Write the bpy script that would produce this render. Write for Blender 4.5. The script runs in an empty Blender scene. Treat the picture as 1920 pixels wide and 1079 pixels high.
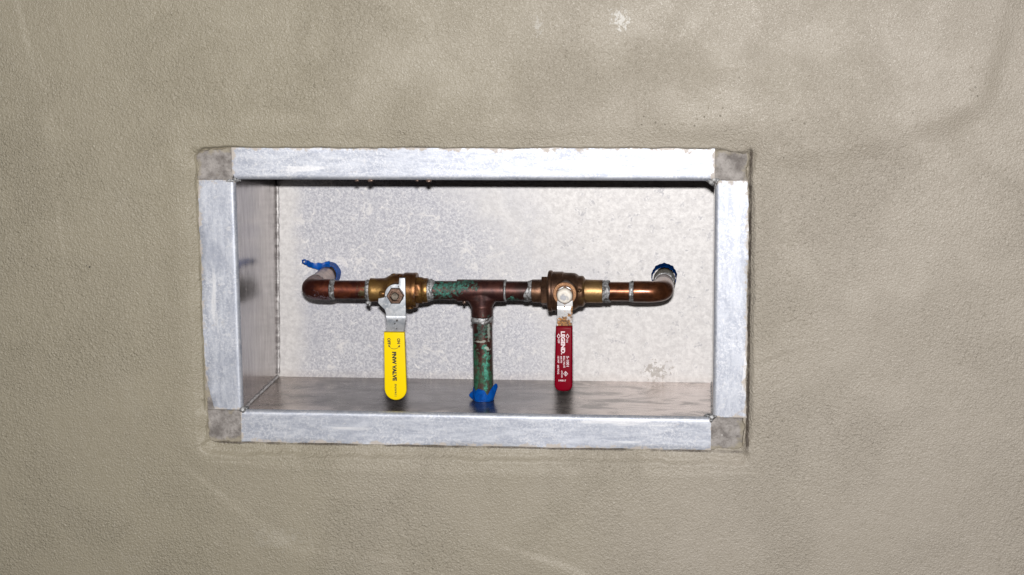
import bpy, bmesh, math, random
import numpy as np
from mathutils import Vector, Matrix
random.seed(7)
rng = np.random.default_rng(11)
S = bpy.context.scene
COL = S.collection

# ------------------------------------------------------------------ camera, world, flash, exposure
RT = Vector((0.99466678, 0.10278939, -0.00850505))
UP = Vector((-0.00920179, 0.17056983, 0.98530262))
FW = Vector((-0.10272936, 0.97996953, -0.17060599))
CAM = Vector((0.251554946, -1.98556041, 0.358429533))
cd = bpy.data.cameras.new('camera')
cd.sensor_width = 36.0
cd.lens = 3442.083 / 1920 * 36
cd.clip_start = 0.05
cd.clip_end = 50
cam = bpy.data.objects.new('camera', cd)
COL.objects.link(cam)
m3 = Matrix((RT, UP, -FW)).transposed()
cam.matrix_world = Matrix.Translation(CAM) @ m3.to_4x4()
S.camera = cam

W = bpy.data.worlds.new('World')
S.world = W
W.use_nodes = True
W.node_tree.nodes['Background'].inputs[0].default_value = (0.80, 0.88, 1.0, 1)
W.node_tree.nodes['Background'].inputs[1].default_value = 0.004

ld = bpy.data.lights.new('camera_flash', 'AREA')      # the photographer's flash, in the hot shoe above the lens
ld.shape = 'RECTANGLE'
ld.size = 0.060
ld.size_y = 0.030
ld.energy = 50
ld.color = (1.0, 0.97, 0.94)
fl = bpy.data.objects.new('camera_flash', ld)
COL.objects.link(fl)
fl.matrix_world = Matrix.Translation(CAM + 0.103 * UP) @ m3.to_4x4()

S.cycles.caustics_reflective = False
S.view_settings.view_transform = 'Standard'
S.view_settings.look = 'None'
S.view_settings.exposure = 0
S.view_settings.gamma = 1

# ------------------------------------------------------------------ node helpers
class MT:
    def __init__(s, name):
        s.m = bpy.data.materials.new(name)
        s.m.use_nodes = True
        s.nt = s.m.node_tree
        s.p = s.nt.nodes['Principled BSDF']
        s.o = s.N('ShaderNodeTexCoord').outputs['Object']
    def put(s, sock, v):
        if isinstance(v, bpy.types.NodeSocket):
            s.nt.links.new(v, sock)
        elif isinstance(v, (tuple, list)) and len(v) == 3 and sock.type == 'RGBA':
            sock.default_value = (*v, 1)
        else:
            sock.default_value = v
    def N(s, t, ins=None, **at):
        n = s.nt.nodes.new(t)
        for k, v in at.items():
            setattr(n, k, v)
        for k, v in (ins or {}).items():
            s.put(n.inputs[k], v)
        return n
    def math(s, op, a, b=0.0, c=0.0, clamp=False):
        n = s.N('ShaderNodeMath', {0: a, 1: b, 2: c}, operation=op, use_clamp=clamp)
        return n.outputs[0]
    def mul(s, a, b): return s.math('MULTIPLY', a, b)
    def add(s, a, b): return s.math('ADD', a, b)
    def vec(s, scale=(1, 1, 1), rot=(0, 0, 0), loc=(0, 0, 0)):
        return s.N('ShaderNodeMapping', {0: s.o, 1: loc, 2: rot, 3: scale}).outputs[0]
    def noise(s, scale, detail=3, rough=.55, dist=0.0, v=None):
        return s.N('ShaderNodeTexNoise', {'Vector': v if v is not None else s.o, 'Scale': scale, 'Detail': detail, 'Roughness': rough, 'Distortion': dist}).outputs[0]
    def voro(s, scale, feat='F1', rnd=1.0, v=None):
        n = s.N('ShaderNodeTexVoronoi', {'Vector': v if v is not None else s.o, 'Scale': scale, 'Randomness': rnd}, feature=feat)
        return n.outputs['Distance'], n.outputs['Color']
    def step(s, x, a, b, lo=0.0, hi=1.0):
        return s.N('ShaderNodeMapRange', {0: x, 1: a, 2: b, 3: lo, 4: hi}, interpolation_type='SMOOTHSTEP').outputs[0]
    def mix(s, f, a, b):
        n = s.N('ShaderNodeMix', data_type='RGBA')
        s.put(n.inputs['Factor'], f)
        s.put(n.inputs[6], a)
        s.put(n.inputs[7], b)
        return n.outputs[2]
    def mixf(s, f, a, b):
        n = s.N('ShaderNodeMix', {0: f, 2: a, 3: b}, data_type='FLOAT')
        return n.outputs[0]
    def sep(s):
        n = s.N('ShaderNodeSeparateXYZ', {0: s.o})
        return n.outputs
    def blob(s, c, r, n=None, amt=.5, soft=.25):
        """1 inside the ellipsoid c, r (metres), ragged by the noise n"""
        v = s.N('ShaderNodeVectorMath', {0: s.o, 1: c}, operation='SUBTRACT').outputs[0]
        v = s.N('ShaderNodeVectorMath', {0: v, 1: tuple(1 / k for k in r)}, operation='MULTIPLY').outputs[0]
        d = s.N('ShaderNodeVectorMath', {0: v}, operation='LENGTH').outputs['Value']
        if n is not None:
            d = s.add(d, s.mul(s.math('SUBTRACT', s.step(n, .30, .70), .5), amt * 1.7))
        return s.step(d, 1 + soft, 1 - soft)
    def maxv(s, *a):
        r = a[0]
        for x in a[1:]:
            r = s.math('MAXIMUM', r, x)
        return r
    def bump(s, h, strength=.5, dist=.001, nrm=None):
        ins = {'Strength': strength, 'Distance': dist, 'Height': h}
        if nrm is not None:
            ins['Normal'] = nrm
        return s.N('ShaderNodeBump', ins).outputs[0]
    def out(s, color=None, rough=None, metal=None, normal=None, **kw):
        for k, v in (('Base Color', color), ('Roughness', rough), ('Metallic', metal), ('Normal', normal)):
            if v is not None:
                s.put(s.p.inputs[k], v)
        for k, v in kw.items():
            s.put(s.p.inputs[k.replace('_', ' ')], v)
        return s.m

# ------------------------------------------------------------------ materials
def mat_stucco():
    t = MT('stucco')
    big = t.noise(3.2, 4, .5)
    mid = t.noise(22, 5, .6, 1.0)
    x = t.sep()[0]
    fx = t.step(t.add(x, t.mul(t.math('SUBTRACT', big, .5), .9)), -.35, .55)
    c = t.mix(fx, (.322, .290, .219), (.388, .350, .298))
    c = t.mix(t.step(mid, .35, .7, 0, .10), c, (.285, .25, .195))
    streak = t.noise(30, 5, .6, .6, t.vec((1, 1, .35), (0, .9, 0)))
    c = t.mix(t.step(streak, .54, .75, 0, .15), c, (.41, .38, .32))
    gr = t.noise(420, 3, .65)
    c = t.mix(t.step(gr, .53, .70, 0, .36), c, (.19, .165, .12))
    c = t.mix(t.step(t.noise(520, 2, .6), .58, .70, 0, .30), c, (.50, .47, .41))
    arc_shade = t.maxv(t.mul(t.blob((.505, 0, .192), (.050, .05, .014), t.noise(26, 4, .6), .9, .8), .8), t.mul(t.blob((.40, 0, .160), (.075, .05, .014), t.noise(26, 4, .6), .9, .8), .9), t.mul(t.blob((.556, 0, .245), (.014, .05, .05), t.noise(26, 4, .6), .9, .8), .5))
    c = t.mix(t.mul(arc_shade, .20), c, (.20, .17, .125))  # relief shading along the upper-right trowel arc, painted into the colour
    n1 = t.noise(120, 3, .6)
    pit = t.step(t.add(t.voro(150)[0], t.mul(n1, .2)), .27, .17)
    pit = t.mul(pit, t.mul(t.step(t.voro(150)[1], .64, .74), t.step(t.noise(14, 4, .6), .50, .62)))
    pit = t.mul(pit, t.mixf(t.step(x, -.3, .35), .15, .75))
    c = t.mix(t.mul(pit, .75), c, (.10, .082, .06))
    w = t.maxv(t.blob((.1624, 0, .3043), (.006, .02, .008), t.noise(240, 4, .7), 1.6, .25),
               t.mul(t.blob((.0747, 0, .2991), (.003, .02, .006), t.noise(240, 4, .7), 1.8, .3), .5),
               t.mul(t.blob((-.2233, 0, -.2816), (.020, .02, .008), t.noise(140, 4, .7), 2.2, .5), .10))
    c = t.mix(t.mul(w, .8), c, (.62, .61, .58))
    dots = t.maxv(t.blob((-.4345, 0, .0324), (.0012, .02, .0010)), t.blob((-.4380, 0, .0340), (.0006, .02, .0006)))
    c = t.mix(t.mul(dots, .9), c, (.02, .016, .012))
    # relief: sand floated into the coat
    gd, gc = t.voro(270)
    grain = t.mul(t.step(gd, .50, .05), t.step(gc, .50, .80))
    gd2, gc2 = t.voro(130)
    grain2 = t.mul(t.step(gd2, .36, .0), t.step(gc2, .72, .84))
    zone = t.step(t.noise(5, 3, .5), .35, .65)
    fine = t.step(t.noise(620, 2, .5), .34, .66)
    mids = t.step(t.noise(390, 2, .55, .3), .30, .72)
    flat = t.step(t.noise(11, 4, .6, .5), .38, .62)       # trowelled smoother here and there
    h = t.add(t.mul(fine, .50), t.mul(mids, t.mixf(zone, .30, .95)))
    h = t.add(h, t.mul(grain, t.mixf(zone, .3, .9)))
    h = t.mul(h, t.mixf(flat, .65, 1.15))
    h = t.add(h, t.mul(grain2, t.mixf(zone, 1.4, .6)))
    h = t.add(h, t.mul(pit, -1.5))
    h = t.add(h, t.mul(t.noise(80, 3, .55), .8))
    h = t.add(h, t.mul(t.noise(24, 4, .6, .6, t.vec((1, 1, .5), (0, .7, 0))), .7))
    # dark broken lines in the joint against the flange
    x, y, z = t.sep()
    jn = t.mul(t.math('SUBTRACT', t.noise(90, 4, .7), .5), .0034)
    dx = t.math('ABSOLUTE', t.math('SUBTRACT', t.add(x, jn), .3032))
    jr = t.mul(t.step(dx, .0024, .0010), t.step(t.math('ABSOLUTE', z), .172, .160))
    zb = t.math('ABSOLUTE', t.add(t.add(z, jn), .1698))
    jb = t.mul(t.mul(t.step(zb, .0019, .0008), t.step(t.math('ABSOLUTE', x), .305, .290)), t.mul(t.step(t.noise(22, 3), .36, .52), .9))
    c = t.mix(t.mul(t.maxv(t.mul(jr, t.step(t.noise(45, 4, .7), .34, .52, .35, 1.0)), jb), .85), c, (.060, .046, .038))
    return t.out(c, .43, 0.0, t.bump(h, 1.0, .00062), Specular_IOR_Level=.5)

def mat_mortar():
    t = MT('grey_mortar')
    n = t.noise(60, 5, .65)
    f = t.noise(520, 3, .6)
    c = t.mix(t.step(n, .32, .68), (.165, .148, .140), (.40, .375, .36))
    c = t.mix(t.step(f, .5, .75, 0, .5), c, (.11, .095, .085))
    c = t.mix(t.step(t.noise(37, 5, .7), .58, .66, 0, .8), c, (.325, .288, .225))
    c = t.mix(t.mul(t.step(t.voro(70)[0], .16, .10), t.step(t.voro(70)[1], .70, .75)), c, (.6, .58, .55))
    x, y, z = t.sep()
    e = t.math('MAXIMUM', t.math('SUBTRACT', t.math('ABSOLUTE', t.add(x, .004)), .3055), t.math('SUBTRACT', t.math('ABSOLUTE', t.add(z, .0012)), .1680))
    e = t.add(e, t.mul(t.math('SUBTRACT', t.noise(80, 5, .7, .4), .5), .034))
    c = t.mix(t.mul(t.step(e, -.0075, -.0015), .9), c, (.325, .290, .225))
    return t.out(c, .8, 0, t.bump(t.add(f, t.mul(n, 2)), .8, .0009))

def mat_alu(kind):
    t = MT('aluminium_' + kind)
    x, y, z = t.sep()
    if kind == 'back':
        zone = t.step(t.add(x, t.mul(t.math('SUBTRACT', t.noise(9, 3, .6), .5), .38)), .14, -.06)
        edge = t.step(t.add(x, t.mul(t.noise(25, 3), .03)), -.232, -.205)
        zone = t.mul(zone, edge)
        mott = t.noise(330, 4, .70, .6)
        c = t.mix(t.step(mott, .40, .60), (.40, .405, .46), (.62, .625, .66))
        c = t.mix(t.mul(t.step(t.noise(150, 5, .75, 1.0), .58, .63), .8), c, (.80, .79, .79))
        c = t.mix(t.mul(t.step(t.noise(38, 5, .78, 1.2), .55, .63), .65), c, (.76, .745, .74))
        c = t.mix(t.mul(t.step(t.noise(17, 4, .7, .8), .50, .64), .35), c, (.44, .45, .50))
        smooth = t.mix(t.step(t.noise(190, 5, .7), .34, .66), (.56, .55, .555), (.68, .67, .672))
        c = t.mix(t.mul(zone, .9), smooth, c)
        # grey corrosion pits, mostly to the right
        pz = t.step(t.add(x, t.mul(z, .3)), -.02, .13)
        pn = t.noise(95, 3, .6)
        pits = t.mul(t.step(pn, .585, .66), t.step(t.noise(330, 3, .7), .42, .56))
        c = t.mix(t.mul(t.mul(pits, pz), .65), c, (.38, .38, .41))
        sp = t.step(t.voro(75)[0], .10, .055)
        sp = t.mul(sp, t.step(t.voro(75)[1], .70, .74))
        c = t.mix(t.mul(sp, .85), c, (.10, .085, .07))
        st = t.maxv(t.blob((.199, .17, -.1175), (.008, .1, .006), t.noise(300, 4, .7), 2.6, .2))
        c = t.mix(t.mul(st, .6), c, (.30, .27, .24))
        crack = t.math('ABSOLUTE', t.math('SUBTRACT', t.noise(60, 2, .5), .5))
        cz = t.blob((.245, .17, .118), (.020, .1, .009))
        c = t.mix(t.mul(t.step(crack, .014, .005), cz), c, (.28, .14, .08))
        low = t.step(t.add(z, t.mul(t.noise(40, 4), .012)), -.112, -.124)
        c = t.mix(t.mul(low, .25), c, (.5, .45, .42))
        scr = t.step(t.noise(40, 3, .6, 0, t.vec((1, 1, .1), (0, .25, 0))), .66, .72)
        c = t.mix(t.mul(scr, .3), c, (.93, .92, .92))
        rough = t.mixf(mott, .56, .70)
        return t.out(c, rough, .78, t.bump(t.add(mott, t.mul(t.noise(30, 3), .8)), .25, .0006))
    if kind in ('floor', 'side'):
        sc = (1, 1, .18) if kind == 'side' else (.22, 1, 1)
        v = t.vec(sc)
        br = t.noise(140, 5, .65, .3, v)
        st = t.noise(26, 5, .65, .8)
        c = t.mix(t.step(br, .3, .7), (.29, .265, .262), (.45, .415, .412))
        if kind == 'floor':
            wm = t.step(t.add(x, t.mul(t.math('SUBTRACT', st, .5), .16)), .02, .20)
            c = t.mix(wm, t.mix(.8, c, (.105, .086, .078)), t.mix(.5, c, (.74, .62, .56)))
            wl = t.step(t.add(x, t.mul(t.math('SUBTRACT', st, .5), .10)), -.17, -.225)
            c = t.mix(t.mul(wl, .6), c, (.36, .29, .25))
            bl = t.noise(34, 5, .68, .8, t.vec((.45, 1, 1)))
            c = t.mix(t.step(bl, .46, .62, 0, .72), c, (.075, .060, .053))
            fr = t.mul(t.step(t.add(t.sep()[1], t.mul(st, .03)), .055, .020), t.step(t.noise(20, 4, .65), .40, .62))
            c = t.mix(t.mul(fr, .5), c, (.62, .53, .48))
            rough = t.mixf(st, .17, .38)
            metal = .80
        else:
            c = t.mix(t.step(st, .6, .74, 0, .5), c, (.22, .20, .20))
            rough = t.mixf(st, .13, .24)
            metal = .82
        sp = t.mul(t.step(t.voro(90, v=v)[0], .12, .06), t.step(t.voro(90, v=v)[1], .62, .66))
        c = t.mix(t.mul(sp, .8), c, (.06, .05, .045))
        return t.out(c, rough, .80, t.bump(t.add(t.mul(br, .5), t.mul(t.noise(14, 3), 3)), .25, .0008))
    # flanges: brushed, whitened by oxide, with plaster smeared on the outer edge
    vertical = kind == 'flange_upright'
    v = t.vec((1, 1, .25) if vertical else (.25, 1, 1))
    m1 = t.noise(330, 4, .72, .6)
    m2 = t.noise(130, 5, .7, .4, v)
    m3 = t.noise(16, 4, .6)
    c = t.mix(t.step(m2, .35, .66), (.40, .43, .51), (.57, .60, .675))
    c = t.mix(t.mul(t.step(m1, .45, .62), t.step(m3, .3, .65, .2, .75)), c, (.74, .755, .80))
    c = t.mix(t.mul(t.step(t.noise(100, 5, .75, .5), .57, .68), .40), c, (.78, .775, .775))
    sw = t.step(t.noise(60, 3, .6, .2, t.vec((1, 1, .12) if vertical else (.12, 1, 1), (0, .2, 0))), .62, .70)
    c = t.mix(t.mul(sw, .55), c, (.88, .88, .90))
    d = t.math('MAXIMUM', t.math('SUBTRACT', t.math('ABSOLUTE', x), .298), t.math('SUBTRACT', t.math('ABSOLUTE', z), .1665)) if vertical else t.math('SUBTRACT', t.math('ABSOLUTE', z), .1660)
    if vertical:
        d = t.math('MAXIMUM', t.math('SUBTRACT', t.math('ABSOLUTE', t.add(x, .003)), .3035), t.math('SUBTRACT', t.math('ABSOLUTE', z), .1300))
    else:
        d = t.math('MAXIMUM', t.math('SUBTRACT', t.math('ABSOLUTE', t.add(z, .001)), .1665), t.math('SUBTRACT', t.math('ABSOLUTE', t.add(x, .0015)), .2645))
    dn = t.add(d, t.mul(t.math('SUBTRACT', t.noise(70, 5, .7), .5), .030))
    res = t.step(dn, -.0018, .0012)
    c = t.mix(t.mul(res, .8), c, (.50, .44, .38))
    gm = t.mul(t.step(t.noise(110, 4, .7), .60, .68), t.step(m3, .5, .62))
    c = t.mix(t.mul(gm, .5), c, (.52, .48, .44))
    return t.out(c, t.mixf(m1, .46, .60), t.mixf(res, .5, 0), t.bump(t.add(t.mul(m1, .6), m2), .3, .0005))

def mat_copper(kind):
    """copper of the pipe run; stains are placed in the run's own coordinates"""
    t = MT('copper_' + kind)
    n1 = t.noise(75, 5, .65, .6)
    n2 = t.noise(300, 4, .65)
    n3 = t.noise(30, 4, .6, .5)
    x, y, z = t.sep()
    if kind == 'red':
        c = t.mix(t.step(n1, .35, .66), (.075, .017, .012), (.165, .043, .019))
        c = t.mix(t.step(n3, .45, .60, 0, .85), c, (.055, .014, .015))
        rough = t.mixf(n1, .36, .54)
    elif kind == 'brown':
        c = t.mix(t.step(n1, .35, .66), (.085, .030, .014), (.18, .062, .025))
        c = t.mix(t.step(n3, .5, .7, 0, .8), c, (.10, .04, .025))
        rough = t.mixf(n1, .24, .40)
    elif kind == 'dark':
        c = t.mix(t.step(n1, .35, .66), (.045, .016, .016), (.098, .036, .028))
        c = t.mix(t.step(n3, .50, .70, 0, .8), c, (.030, .016, .014))
        rough = t.mixf(n1, .32, .50)
    else:
        c = t.mix(t.step(n1, .35, .66), (.22, .15, .12), (.42, .30, .25))
        rough = t.mixf(n1, .3, .45)
    c = t.mix(t.step(n2, .60, .78, 0, .55), c, (.06, .035, .028))
    metal = .70
    if kind == 'dark':
        ng = t.noise(150, 5, .72, .5)
        g = t.maxv(t.blob((-.040, -.008, .004), (.014, .012, .010), ng, 1.0, .2),
                   t.blob((-.029, -.006, .0035), (.008, .02, .0065), ng, .9, .2),
                   t.mul(t.blob((-.018, -.006, .008), (.013, .02, .005), ng, 1.0, .2), .9),
                   t.blob((.037, -.008, -.009), (.006, .012, .0035), ng, .8, .2),
                   t.blob((-.050, 0, -.012), (.006, .02, .003), ng, 1.0, .2),
                   t.mul(t.blob((.006, -.011, -.046), (.005, .006, .010), ng, 2.2, .2), .55),
                   t.mul(t.blob((-.003, -.01, -.054), (.007, .008, .003), ng, 2.0, .2), .6))
        hole = t.step(t.noise(330, 5, .75, .4), .36, .56)
        g = t.mul(g, t.mixf(hole, .0, 1.0))
        strip = t.maxv(t.blob((.0065, -.009, -.094), (.0042, .009, .032), ng, .7, .25),
                       t.blob((-.009, -.006, -.090), (.007, .012, .030), ng, .55, .3))
        low = t.mul(t.step(t.add(z, t.mul(t.math('SUBTRACT', ng, .5), .045)), -.078, -.100), t.step(ng, .40, .60, .25, .95))
        gd = t.maxv(strip, t.mul(low, .85))
        gf = t.step(t.noise(260, 5, .7), .34, .66)
        gcol = t.mix(gf, (.010, .060, .048), (.055, .225, .175))
        gdeep = t.mix(gf, (.010, .055, .028), (.025, .16, .085))
        c = t.mix(gd, c, gdeep)
        bt = t.mix(gf, (.02, .16, .11), (.10, .40, .30))
        c = t.mix(t.mul(t.blob((.0062, -.009, -.094), (.0026, .009, .034), ng, 1.1, .25), t.mixf(hole, .3, 1.0)), c, bt)
        brn = t.mul(t.step(t.noise(100, 4, .7, .6, t.vec((1, 1, .35))), .50, .60), t.step(z, -.06, -.07))
        c = t.mix(t.mul(brn, .75), c, (.06, .024, .018))
        c = t.mix(g, c, gcol)
        allg = t.maxv(g, gd)
        # pale drip marks and scratches
        pale = t.maxv(t.mul(t.blob((.0098, -.007, -.047), (.0014, .01, .010), n2, .5, .3), .8),
                      t.mul(t.blob((.001, -.011, -.0575), (.0075, .006, .0012), n2, .6, .3), .8),
                      t.mul(t.step(t.noise(130, 3, .6, 1.2), .665, .70), t.step(z, -.012, -.02)))
        c = t.mix(t.mul(pale, .75), c, (.45, .50, .44))
        allg = t.maxv(allg, pale)
        metal = t.mixf(allg, .6, 0.0)
        rough = t.mixf(allg, rough, .75)
        nb = t.bump(t.add(t.add(n1, t.mul(n2, .3)), t.mul(allg, .9)), .28, .0006)
    else:
        ash = t.mul(t.step(t.noise(120, 5, .7, .6), .62, .70), .55)
        if kind == 'red':
            ash = t.maxv(ash, t.mul(t.blob((-.190, -.004, -.011), (.016, .02, .005), n2, .9, .3), .6))
            c = t.mix(ash, c, (.30, .25, .30))
            gs = t.mul(t.blob((-.136, -.008, -.004), (.003, .02, .006), t.noise(260, 4, .7), 2.2, .2), .5)
            c = t.mix(gs, c, (.14, .17, .08))
        metal = t.mixf(ash, .72, .35)
        nb = t.bump(t.add(n1, t.mul(n2, .3)), .18, .0005)
    coat = {'red': .12, 'brown': .28, 'dark': .12, 'tinned': .1}[kind]
    return t.out(c, rough, metal, nb, Coat_Weight=coat, Coat_Roughness=.13 if kind == 'brown' else .3)

def mat_aged():
    t = MT('aged_green_copper')
    n = t.noise(160, 5, .7, .5)
    c = t.mix(t.step(n, .36, .64), (.055, .042, .030), (.17, .16, .115))
    c = t.mix(t.step(t.noise(120, 4, .7), .58, .66, 0, .7), c, (.04, .17, .15))
    return t.out(c, .6, .15, t.bump(n, .4, .0006), Specular_IOR_Level=.2)

def mat_brass(kind):
    t = MT('brass_' + kind)
    n1 = t.noise(85, 5, .65, .5)
    n2 = t.noise(420, 4, .65)
    n3 = t.noise(32, 4, .6, .4)
    if kind == 'yellow':
        c = t.mix(t.step(n1, .33, .68), (.14, .066, .020), (.33, .185, .056))
        c = t.mix(t.step(n3, .44, .62, 0, .85), c, (.13, .052, .022))
        c = t.mix(t.step(t.noise(48, 4, .7, .7), .60, .68, 0, .6), c, (.36, .27, .22))
        rough = t.mixf(n1, .30, .48)
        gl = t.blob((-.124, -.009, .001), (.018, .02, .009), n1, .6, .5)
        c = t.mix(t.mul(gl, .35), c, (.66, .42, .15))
    elif kind == 'brown':
        c = t.mix(t.step(n1, .33, .68), (.080, .040, .025), (.17, .090, .052))
        c = t.mix(t.step(n3, .5, .7, 0, .75), c, (.075, .042, .030))
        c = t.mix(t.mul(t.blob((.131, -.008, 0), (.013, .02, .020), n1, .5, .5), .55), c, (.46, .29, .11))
        rough = t.mixf(n1, .34, .52)
    else:
        c = t.mix(t.step(n1, .33, .68), (.20, .10, .052), (.40, .215, .11))
        c = t.mix(t.step(n3, .55, .7, 0, .7), c, (.2, .10, .055))
        rough = t.mixf(n1, .32, .5)
    c = t.mix(t.step(n2, .58, .74, 0, .5), c, (.07, .04, .025))
    return t.out(c, rough, .72, t.bump(t.add(n1, t.mul(n2, .5)), .40, .0006))

def mat_solder():
    t = MT('dull_solder')
    n = t.noise(260, 5, .7, .5)
    b = t.noise(120, 4, .7, .5)
    c = t.mix(t.step(n, .35, .65), (.17, .172, .175), (.52, .525, .54))
    c = t.mix(t.step(b, .50, .60, 0, .85), c, (.07, .062, .058))
    return t.out(c, .48, .45, t.bump(t.add(n, b), .7, .0009))

def mat_weld():
    t = MT('weld_metal')
    n = t.noise(160, 4, .7, .5)
    c = t.mix(t.step(n, .36, .64), (.30, .28, .28), (.70, .68, .68))
    return t.out(c, .5, .25, t.bump(n, .5, .0007))

def mat_steel(kind):
    t = MT('steel_' + kind)
    n = t.noise(240, 5, .65, .4)
    b = t.noise(60, 5, .65, .6)
    if kind == 'zinc':
        c = t.mix(t.step(b, .33, .66), (.33, .37, .42), (.68, .70, .74))
        c = t.mix(t.step(n, .55, .68, 0, .6), c, (.85, .86, .88))
        sp = t.mul(t.step(t.voro(190)[0], .22, .12), t.step(t.voro(190)[1], .72, .78))
        sp = t.maxv(sp, t.blob((-.0925, -.027, -.0300), (.0012, .01, .0012)), t.blob((-.0945, -.027, -.0330), (.001, .01, .0009)))
        c = t.mix(t.mul(sp, .85), c, (.05, .04, .035))
        lo = t.step(t.add(t.sep()[2], t.mul(n, .008)), -.030, -.040)
        c = t.mix(t.mul(lo, .55), c, (.34, .31, .30))
        return t.out(c, t.mixf(n, .46, .60), .62, t.bump(n, .25, .0004))
    if kind == 'white_plated':
        z = t.sep()[2]
        c = t.mix(t.step(b, .35, .66), (.66, .67, .70), (.82, .82, .84))
        rn = t.noise(190, 5, .72, .6)
        rust = t.mul(t.blob((.0985, -.035, -.0290), (.010, .03, .0062), rn, .65, .2), 1.0)
        rust = t.maxv(rust, t.blob((.1035, -.03, -.0215), (.0020, .03, .0016), rn, .6, .3),
                      t.blob((.1068, -.026, -.0165), (.0014, .03, .0040), rn, .6, .3),
                      t.blob((.0983, -.026, -.0125), (.0009, .03, .0010), rn, .3, .3),
                      t.blob((.1018, -.026, -.0135), (.0005, .03, .0005), rn, .2, .3),
                      t.blob((.0990, -.026, -.0175), (.0006, .03, .0004), rn, .2, .3))
        rc = t.mix(t.step(t.noise(420, 4, .7), .4, .62), (.09, .032, .006), (.46, .20, .032))
        c = t.mix(t.mul(rust, .95), c, rc)
        return t.out(c, t.mixf(rust, .38, .8), t.mixf(rust, .35, 0), t.bump(t.add(n, rust), .3, .0005))
    if kind == 'nut':
        c = t.mix(t.step(n, .35, .65), (.12, .075, .055), (.26, .165, .125))
        return t.out(c, .45, .75, t.bump(n, .35, .0004))
    c = t.mix(t.step(n, .35, .65), (.13, .11, .09), (.34, .29, .24))
    return t.out(c, .4, .8, t.bump(n, .3, .0004))

def mat_paintnut():
    t = MT('chalky_white_coating')
    n = t.noise(220, 4, .65, .4)
    y = t.sep()[1]
    c = t.mix(t.step(n, .3, .7), (.72, .66, .58), (.84, .80, .74))
    d = t.maxv(t.blob((.0984, -.046, -.0002), (.0034, .03, .0036), n, .35, .3), t.mul(t.blob((.1032, -.046, -.0010), (.0011, .03, .0022), n, .6, .3), .8))
    c = t.mix(t.mul(d, .8), c, (.28, .30, .36))
    sk = t.step(t.add(y, t.mul(t.math('SUBTRACT', t.noise(230, 4), .5), .006)), -.0375, -.0355)
    c = t.mix(t.mul(sk, .9), c, (.20, .085, .03))
    return t.out(c, .5, 0, t.bump(n, .35, .0006))

def mat_vinyl(name, col, dirt):
    t = MT(name)
    n = t.noise(45, 4, .6, .4)
    c = t.mix(t.step(n, .42, .75, 0, .35), col, dirt)
    sc = t.step(t.noise(300, 4, .75, .5), .64, .72)
    c = t.mix(t.mul(sc, .35), c, tuple(k * .45 for k in col))
    return t.out(c, t.mixf(n, .30, .45), 0, t.bump(t.noise(380, 3), .12, .0003), Specular_IOR_Level=.12)

def mat_flat(name, col, rough=.6):
    t = MT(name)
    n = t.noise(900, 2)
    c = t.mix(t.step(n, .60, .8, 0, .35), col, tuple(k * .6 + .05 for k in col))
    return t.out(c, rough, 0)

def mat_tape(name, a, b):
    t = MT(name)
    n = t.noise(130, 4, .6, .8)
    c = t.mix(t.step(n, .35, .65), a, b)
    dk = 'dark' in name
    return t.out(c, .8 if dk else t.mixf(n, .25, .45), 0, t.bump(n, .2 if dk else .6, .0012), Specular_IOR_Level=.0 if dk else .2)

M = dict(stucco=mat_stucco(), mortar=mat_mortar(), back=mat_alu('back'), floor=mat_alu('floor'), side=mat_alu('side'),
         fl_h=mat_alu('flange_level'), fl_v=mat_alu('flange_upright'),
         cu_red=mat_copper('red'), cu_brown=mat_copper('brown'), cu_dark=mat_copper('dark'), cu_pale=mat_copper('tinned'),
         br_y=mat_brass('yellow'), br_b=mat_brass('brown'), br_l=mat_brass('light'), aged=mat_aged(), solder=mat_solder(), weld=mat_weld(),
         zinc=mat_steel('zinc'), plated=mat_steel('white_plated'), nut=mat_steel('nut'), stem=mat_steel('stem'), chalk=mat_paintnut(),
         yellow=mat_vinyl('yellow_vinyl', (.92, .68, .002), (.88, .60, .004)), red=mat_vinyl('red_vinyl', (.20, .0, .010), (.14, .0, .007)),
         black_ink=mat_flat('black_print', (.02, .018, .015)), white_ink=mat_flat('white_print', (.82, .70, .74)),
         tape=mat_tape('blue_plastic', (.001, .050, .26), (.002, .085, .40)), tape_dk=mat_tape('dark_blue_plastic', (.001, .022, .12), (.001, .055, .25)))

# ------------------------------------------------------------------ mesh helpers
def obj(name, verts, faces, mat, parent=None, smooth=True, ang=35):
    me = bpy.data.meshes.new(name)
    me.from_pydata([tuple(v) for v in verts], [], faces)
    bm = bmesh.new(); bm.from_mesh(me)
    bmesh.ops.recalc_face_normals(bm, faces=bm.faces)
    bm.to_mesh(me); bm.free()
    if smooth:
        me.shade_smooth()
        me.set_sharp_from_angle(angle=math.radians(ang))
    me.materials.append(mat)
    o = bpy.data.objects.new(name, me)
    COL.objects.link(o)
    if parent: o.parent = parent
    return o

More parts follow.
